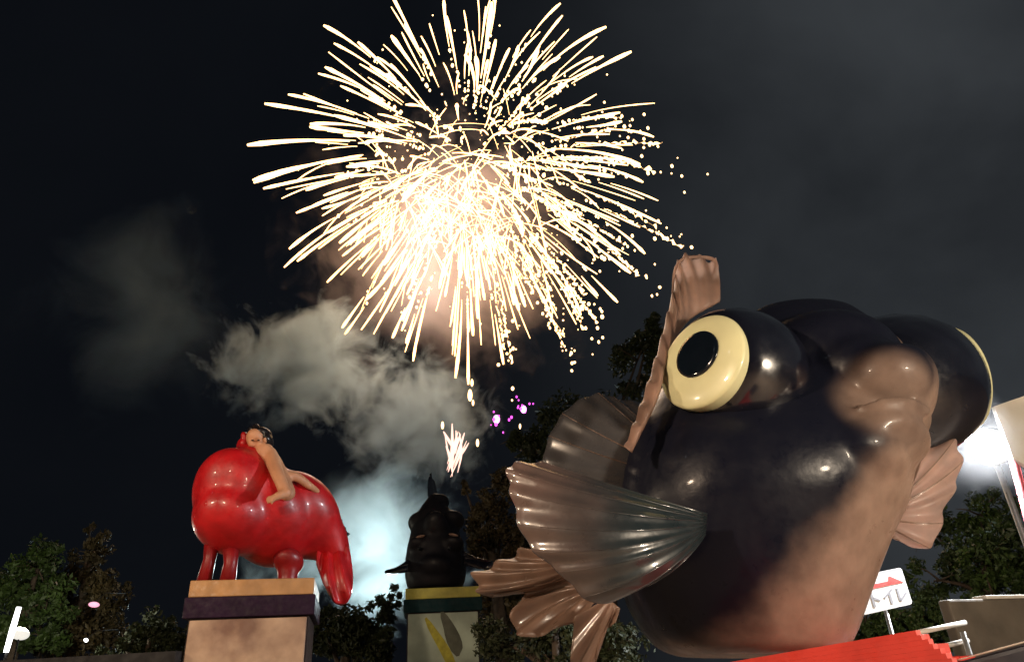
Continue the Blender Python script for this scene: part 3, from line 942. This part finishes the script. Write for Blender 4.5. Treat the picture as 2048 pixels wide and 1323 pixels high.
# navy sheeted table edge in the near right corner
q0, q1 = at(1890, 1322, 3.0), at(2080, 1270, 2.75)
xx = V((q1.x - q0.x, q1.y - q0.y, 0)); ln = xx.length; xx.normalize(); yy = V((-xx.y, xx.x, 0))
tb = thing('sheeted_table', 'table under a dark navy sheet at the lower right corner', 'table', ((q0.x + q1.x) / 2, 3.2, 0))
slope = (q1.z - q0.z)
cc = (q0 + q1) / 2
xz = (q1 - q0).normalized(); zz = xz.cross(yy).normalized()
if zz.z < 0: zz = -zz
MB().bbox_bevel(cc + xz * 0.2 + yy * 0.31 - zz * 0.16, ln / 2 + 0.2, 0.3, 0.15, 0.02, (xz, yy, zz)).build('sheet', M['navy'], tb, False)
MB().tube([q0 - zz * 0.006, q1 + xz * 0.4 - zz * 0.006], 0.003, 8).build('hem', M['rail'], tb)
for a in (0.05, ln + 0.2):
    p = q0 + xx * a + yy * 0.3
    MB().tube([V((p.x, p.y, 0)), V((p.x, p.y, p.z - 0.3 + slope * a / ln))], 0.02, 8).build('leg', M['metal'], tb)

# ------------------------------------------------------------------ floodlight, awning and red pole on the right
LY = 8.0
lp = at(1980, 893, LY)
fl = thing('floodlight', 'blazing white floodlight on a post right of the black goldfish', 'lamp', (lp.x + 0.15, LY + 0.2, 0))
look = (V((0.3, 1.0, 2.2)) - lp).normalized()
MB().revolve([(-0.28, 0.06), (-0.24, 0.10), (-0.16, 0.15), (-0.02, 0.215), (0.0, 0.215), (0.0, 0.19), (-0.02, 0.185)], lp, look, 32).build('housing', M['metal'], fl)
MB().revolve([(-0.03, 0.18), (-0.012, 0.18), (-0.004, 0.14), (-0.002, 0.05)], lp, look, 32).build('lens', M['lamp'], fl)
pp = lp - look * 0.2
MB().tube([V((pp.x, pp.y, 0)), V((pp.x, pp.y, pp.z - 0.16))], 0.035, 12).build('post', M['metal'], fl)
light('floodlight_lamp', lp + look * 0.05, 2200, (0.95, 0.97, 1.0), 0.15, 'SPOT', lp + look * 5 - RIGHT * 0.6, 165, 0.3)

aw = thing('awning', 'cream stall awning with red pole beside the floodlight', 'awning', (at(2060, 900, 8.4).x, 8.6, 0))
t0 = [at(1988, 812, 7.75), at(2110, 770, 7.4), at(2140, 985, 7.3), at(2026, 915, 7.6)]
MB().prism(t0, V((0.0, 0.05, 0.0))).build('canvas', M['canvas'], aw, False)
pa, pb = at(2026, 915, 7.65), at(2075, 1105, 7.6)
MB().tube([V((pb.x, pb.y, 0)), pb, pa], 0.045, 10).build('pole', M['red_pole'], aw)

# ------------------------------------------------------------------ small lights at the lower left
lt = thing('light_tube', 'slanted white glowing tube at the lower left corner', 'lamp', (at(22, 1300, 12).x, 12, 0))
a, b = at(12, 1303, 12), at(38, 1213, 12)
MB().tube([a, a.lerp(b, 0.5), b], [0.035, 0.042, 0.035], 12).build('tube', M['tube'], lt)
MB().tube([V((a.x, a.y + 0.02, 0)), a + V((0, 0.02, 0))], 0.025, 10).build('stand', M['wall'], lt)
ln_ = thing('lantern', 'white glowing paper lantern just behind the light tube', 'lantern', (at(38, 1270, 19).x, 19, 0))
c, a_ = E(40, 1266, 19, 17, 13, 0.2)
MB().ell(c, a_, 20, 12).build('shade', mat('lantern_paper', (0.8, 0.8, 0.75), 0.6, 0.1, 4, emit=(1, 0.98, 0.9), estr=0.8), ln_)
MB().tube([V((c.x, c.y, 0)), c - V((0, 0, 0.08))], 0.02, 8).build('post', M['wall'], ln_)
light('lantern_lamp', c + V((0, -0.1, 0.55)), 420, (1.0, 0.95, 0.75), 0.15)
c = at(188, 1208, 23.2)
pl = thing('pink_lamp', 'small pink lamp hanging in the brownish pointed tree', 'lamp', c)
MB().ell(c, (RIGHT * 0.17, DEPTH * 0.10, UP * 0.09), 16, 10).build('bulb', M['pinklamp'], pl)
MB().tube([c + V((0, 0, 0.05)), c + V((0.02, 0.5, 0.4)), c + V((0.05, 1.6, 0.5))], 0.012, 6).build('cord', M['wall'], pl)
c = at(172, 1279, 23.2)
wl = thing('white_lamp', 'tiny white lamp below the pink lamp', 'lamp', c)
MB().ell(c, (RIGHT * 0.06, DEPTH * 0.06, UP * 0.06), 14, 8).build('bulb', M['tube'], wl)
MB().tube([c + V((0, 0, 0.03)), c + V((0.02, 0.5, 0.3)), c + V((0.05, 1.6, 0.4))], 0.010, 6).build('cord', M['wall'], wl)

# dark wall along the bottom left
a, b = at(-60, 1312, 9.0), at(352, 1300, 9.0)
MBw = MB().box(((a.x + b.x) / 2, 9.1, b.z / 2), (b.x - a.x) / 2, 0.1, b.z / 2 - 0.002)
wl_ = MBw.build('low_wall', M['wall'], None, False)
tag(wl_, 'low dark wall along the lower left beside the tan pedestal', 'wall')

# ------------------------------------------------------------------ fireworks
WY = 150.0
wc = at(938, 335, WY)
wk = ppm(930, 400, WY)
fw = thing('firework_burst', 'huge golden-white firework burst in the night sky', 'firework', wc)
def streak_path(d, r0, r1, n=9, droop=3.4, drift=0.0, bend=V((0, 0, 0))):
    pts = []
    for i in range(n):
        t = r0 + (r1 - r0) * i / (n - 1)
        p = wc + d * t + V((drift * (t / 50) ** 2, 0, -droop * (t / 40) ** 2.2)) + bend * ((t - r0) / 20) ** 2
        pts.append(p)
    return pts
def fib(n, seed):
    r = np.random.default_rng(seed)
    res = []
    for i in range(n):
        z = 1 - 2 * (i + 0.5) / n
        q = i * 2.399963
        d = V((math.sqrt(1 - z * z) * math.cos(q), math.sqrt(1 - z * z) * math.sin(q), z)) + V(r.normal(size=3) * 0.09)
        res.append(d.normalized())
    return res
dots = []
def trail(path, th, r, k0=0.09, k1=0.46, bead=False, p_end=0.22):
    nn = len(path)
    if bead:                                    # a crackling tail: grains joined by added hair-thin necks
        path = crv(path, 40)
        rad = []
        nxt, on = 0, False
        for i in range(40):
            if i >= nxt:
                on = not on
                nxt = i + (r.randint(1, 4) if on else r.randint(1, 2))
            base = th * (0.16 + 0.24 * i / 39)
            rad.append(base * r.uniform(0.7, 1.15) if on else 0.012)
        rad[-1] = 0.012
        path = [p + V((r.gauss(0, 0.22), r.gauss(0, 0.22), r.gauss(0, 0.22))) for p in path]
        MB().tube(path, rad, 5).build('trail', M['streak'], fw)
    else:
        rad = [th * (k0 + (k1 - k0) * (i / (nn - 1))) * r.uniform(0.88, 1.12) for i in range(nn - 1)] + [th * p_end]
        MB().tube(path, rad, 6).build('trail', M['streak'], fw)


shells = ((108, 53.0, 0.70, 1), (74, 43.0, 0.64, 2))
for n, R, f0, sd in shells:
    r = random.Random(sd)
    for d in fib(n, sd):
        sx = d.dot(RIGHT); sy = d.dot(UP)
        r1 = R * r.uniform(0.86, 1.06)
        if sx > 0.4: r1 *= 1.05
        r0 = r1 * r.uniform(f0 - 0.12, f0 + 0.10)
        drift = r.uniform(-3.5, 3.5)
        drp = r.uniform(5.5, 9.0)
        if sy < -0.35: r1 *= 0.90
        path = streak_path(d, r0, r1, 10, drp, drift, V((r.gauss(0, 2.2), r.gauss(0, 2.2), r.gauss(0, 1.5))))
        th = r.uniform(0.8, 1.25)
        broken = sx > 0.2 and sy < 0.35 and r.random() < 0.7
        trail(path, th, r, bead=broken)
        for _ in range(4):
            dots.append(streak_path(d, r0 - r.uniform(0.6, 7), r0, 2, drp, drift)[0])
        if broken:
            for _ in range(8):
                dots.append(streak_path(d, r.uniform(r1 * 0.85, r1 * 1.14), r1 * 1.2, 2, drp, drift)[0] + V((r.gauss(0, 1.5), r.gauss(0, 1.5), r.gauss(0, 1.5))))
# the shell's second break: five small bursts thrown out of the middle, their trails crossing
mbi = MB()
r = random.Random(31)
for d in fib(170, 90):
    r1 = r.uniform(38, 52) * (0.9 if d.dot(UP) < -0.35 else 1.0)
    r0 = r1 * r.uniform(0.6, 0.8)
    path = streak_path(d, r0, r1, 7, r.uniform(5, 9), r.uniform(-3, 3), V((r.gauss(0, 2.5), r.gauss(0, 2.5), r.gauss(0, 1.5))))
    th = r.uniform(0.16, 0.30)
    mbi.tube(path, [th * (0.35 + 0.65 * i / 6) for i in range(6)] + [th * 0.5], 5)
subs = [wc + RIGHT * a + UP * b + V((0, c, 0)) for a, b, c in ((-14, -10, -4), (13, -9, 6), (-6, 1, 3), (1, -20, -8), (-22, -3, 6), (12, 2, -6), (-2, -9, 0))]
for si, sc0 in enumerate(subs):
    for k, d in enumerate(fib(46, 60 + si)):
        r1 = r.uniform(9, 23)
        r0 = r1 * r.uniform(0.15, 0.6)
        d = (d + V((r.gauss(0, .25), r.gauss(0, .25), r.gauss(0, .25)))).normalized()
        sc1 = sc0 + V((r.gauss(0, 3.0), r.gauss(0, 3.0), r.gauss(0, 3.0)))
        g_ = r.uniform(4, 9)
        path = []
        for i in range(8):
            t = r0 + (r1 - r0) * i / 7
            path.append(sc1 + d * t + V((0, 0, -g_ * (t / 16) ** 2)))
        if k % 3 == 0 and si < 7 and k < 45:
            trail(path, r.uniform(0.6, 0.95), r, 0.14, 0.36)
        else:                                     # the finest ones are too many to pick apart
            th = r.uniform(0.10, 0.20)
            mbi.tube(path, [th * (0.4 + 0.6 * i / 7) for i in range(7)] + [th * 0.5], 4)
oi = mbi.build('fine_trails', M['streak'], fw)
oi['kind'] = 'stuff'
mb = MB()
r = random.Random(5)
for p in dots:
    s = r.uniform(0.16, 0.42)
    mb.ell(p, (V((s, 0, 0)), V((0, s, 0)), V((0, 0, s * r.uniform(1, 1.6)))), 6, 4)
for _ in range(240):
    d = V((r.gauss(0, 1), r.gauss(0, 1), r.gauss(0, 1))).normalized()
    p = streak_path(d, r.uniform(14, 46), 50, 2)[0]
    s = r.uniform(0.10, 0.28)
    mb.ell(p, (V((s, 0, 0)), V((0, s, 0)), V((0, 0, s))), 6, 4)
o = mb.build('sparks', M['spark'], fw)
o['kind'] = 'stuff'

for (px, py, s, lab) in ((993, 838, 0.9, 'lower of two magenta firework stars under the burst'), (1047, 818, 0.8, 'upper right of two magenta firework stars under the burst')):
    c = at(px, py, 140)
    st = thing('firework_star', lab, 'firework', c, 'magenta firework stars')
    MB().ell(c, (RIGHT * s * 0.8, DEPTH * s * 0.8, UP * s), 14, 10).build('core', M['pinkcore'], st)
    r = random.Random(px)
    for _ in range(9):
        q = c + RIGHT * r.gauss(0, 1.5) + UP * r.gauss(0, 1.7) + V((0, r.gauss(0, 1.0), 0))
        z = r.uniform(0.12, 0.34)
        MB().ell(q, (RIGHT * z, DEPTH * z, UP * z * 1.3), 8, 6).build('spark', M['pinkstar'], st)
cm = thing('firework_comet', 'short orange-white firework flame rising above the small black fish', 'firework', at(912, 940, 140))
r = random.Random(77)
for k in range(15):
    x0 = 903 + r.gauss(0, 5); x1 = 914 + r.gauss(0, 12); y1 = 862 + r.gauss(0, 18); y0 = 930 + r.gauss(0, 12)
    cpts = crv([at(x0, y0, 140 + r.gauss(0, 1)), at((x0 + x1) / 2 + r.gauss(0, 3), (y0 + y1) / 2, 140), at(x1, y1, 140 + r.gauss(0, 1))], 10)
    q = r.uniform(0.12, 0.32)
    MB().tube(cpts, [q * (0.15 + math.sin(PI * (i + 0.6) / 10.5)) for i in range(10)], 6).build('flame', M['comet'], cm)
light('comet_light', at(912, 885, 138), 2600, (1.0, 0.66, 0.5), 0.8)
for (px, py, s) in ((940, 790, 0.8), (944, 765, 0.5), (946, 805, 0.4), (885, 850, 0.5), (955, 885, 0.5), (1040, 852, 0.35), (1033, 890, 0.3)):
    c = at(px, py, 140)
    MB().ell(c, (RIGHT * s * 0.6, DEPTH * s * 0.6, UP * s * 1.6), 10, 8).build('ember', M['spark'], cm)

r = random.Random(21)
for i in range(26):
    d = V((r.gauss(0, 1), r.gauss(0, 1), r.gauss(0, 1))).normalized() * r.uniform(14, 40)
    light('burst_light', wc - UP * 6 + d, 5200, (1.0, 0.90, 0.82), 3.5)
light('launch_light', at(770, 1200, 106), 80000, (0.78, 0.97, 1.0), 2.0)


# ------------------------------------------------------------------ smoke
def smoke(name, label, c, axes, density, scale, thr, seed, col=(0.9, 0.9, 0.9), power=1.0, step=0.25):
    mb = MB().ell(V((0, 0, 0)), axes, 24, 14)
    mt = bpy.data.materials.new('smoke_air')
    mt.use_nodes = True
    n = mt.node_tree
    n.nodes.clear()
    o_ = n.nodes.new('ShaderNodeOutputMaterial')
    pv = n.nodes.new('ShaderNodeVolumePrincipled')
    pv.inputs['Color'].default_value = (*col, 1)
    pv.inputs['Anisotropy'].default_value = 0.0
    n.links.new(pv.outputs[0], o_.inputs['Volume'])
    t = n.nodes.new('ShaderNodeTexCoord')
    # distance from the middle, 0..1 at the skin
    ln2 = n.nodes.new('ShaderNodeVectorMath'); ln2.operation = 'MULTIPLY_ADD'
    ln2.inputs[1].default_value = (2, 2, 2); ln2.inputs[2].default_value = (-1, -1, -1)
    n.links.new(t.outputs['Generated'], ln2.inputs[0])
    le = n.nodes.new('ShaderNodeVectorMath'); le.operation = 'LENGTH'
    n.links.new(ln2.outputs[0], le.inputs[0])
    nz = n.nodes.new('ShaderNodeTexNoise')
    nz.noise_dimensions = '4D'
    nz.inputs['W'].default_value = seed
    nz.inputs['Scale'].default_value = scale
    nz.inputs['Detail'].default_value = 6.0
    nz.inputs['Roughness'].default_value = 0.62
    nz.inputs['Distortion'].default_value = 0.9
    n.links.new(t.outputs['Object'], nz.inputs['Vector'])
    fo = n.nodes.new('ShaderNodeMapRange'); fo.interpolation_type = 'SMOOTHSTEP'
    fo.inputs['From Min'].default_value = 0.0
    fo.inputs['From Max'].default_value = 1.0
    fo.inputs['To Min'].default_value = 0.17
    fo.inputs['To Max'].default_value = -0.30
    n.links.new(le.outputs['Value'], fo.inputs['Value'])
    ad = n.nodes.new('ShaderNodeMath'); ad.operation = 'ADD'
    n.links.new(nz.outputs['Fac'], ad.inputs[0])
    n.links.new(fo.outputs['Result'], ad.inputs[1])
    ed = n.nodes.new('ShaderNodeMapRange')
    ed.inputs['From Min'].default_value = thr
    ed.inputs['From Max'].default_value = thr + 0.22
    ed.inputs['To Min'].default_value = 0.0
    ed.inputs['To Max'].default_value = density
    n.links.new(ad.outputs[0], ed.inputs['Value'])
    n.links.new(ed.outputs['Result'], pv.inputs['Density'])
    mt.cycles.volume_step_rate = step
    o = mb.build(name, mt)
    o.location = c
    o['kind'] = 'stuff'
    o['label'] = label
    o['category'] = 'smoke'
    return o


smoke('smoke', 'glowing smoke inside the firework burst', at(890, 500, 152), (RIGHT * 46, DEPTH * 34, UP * 48), 0.013, 0.075, 0.30, 1.0, (0.96, 0.78, 0.72), step=0.5)
smoke('smoke', 'grey smoke billows drifting low left of the burst', at(610, 725, 166), (RIGHT * 54 - UP * 14, DEPTH * 22, UP * 36 + RIGHT * 4), 0.20, 0.10, 0.50, 2.0, (0.80, 0.93, 0.95), step=0.3)
smoke('smoke', 'thin grey smoke columns under the burst', at(830, 840, 160), (RIGHT * 36, DEPTH * 18, UP * 36), 0.12, 0.12, 0.46, 5.0, (0.76, 0.90, 0.95), step=0.35)
smoke('smoke', 'bright blue-white smoke bank behind the two pedestals', at(735, 1090, 118), (RIGHT * 32, DEPTH * 14, UP * 24), 0.05, 0.10, 0.42, 3.0, (0.84, 0.97, 1.0), step=0.3)
smoke('smoke', 'faint dark smoke drifting at the far left', at(270, 620, 150), (RIGHT * 50, DEPTH * 24, UP * 58), 0.005, 0.05, 0.46, 4.0, (0.70, 0.92, 1.0), step=0.5)
smoke('smoke', 'pale haze puff added round the white floodlight for its glow', lp + look * 0.1, (RIGHT * 1.1, DEPTH * 0.9, UP * 1.0), 0.032, 0.9, 0.35, 6.0, (0.95, 0.97, 1.0), step=0.6)  # volume puff added to give the lamp its halo

# ------------------------------------------------------------------ the ground's own lamps beside the visitor, and one added fill lamp
light('unseen_left_lamp', (-3.7, 0.2, 4.6), 1350, (1.0, 0.74, 0.52), 0.18)
light('street_lamp', (4.6, 0.6, 2.7), 1050, (1.0, 0.82, 0.62), 0.2)
light('unseen_left_lamp', (-8.5, 3.5, 4.6), 900, (1.0, 0.78, 0.55), 0.18)  # added fill for the red fish's head and the left trees
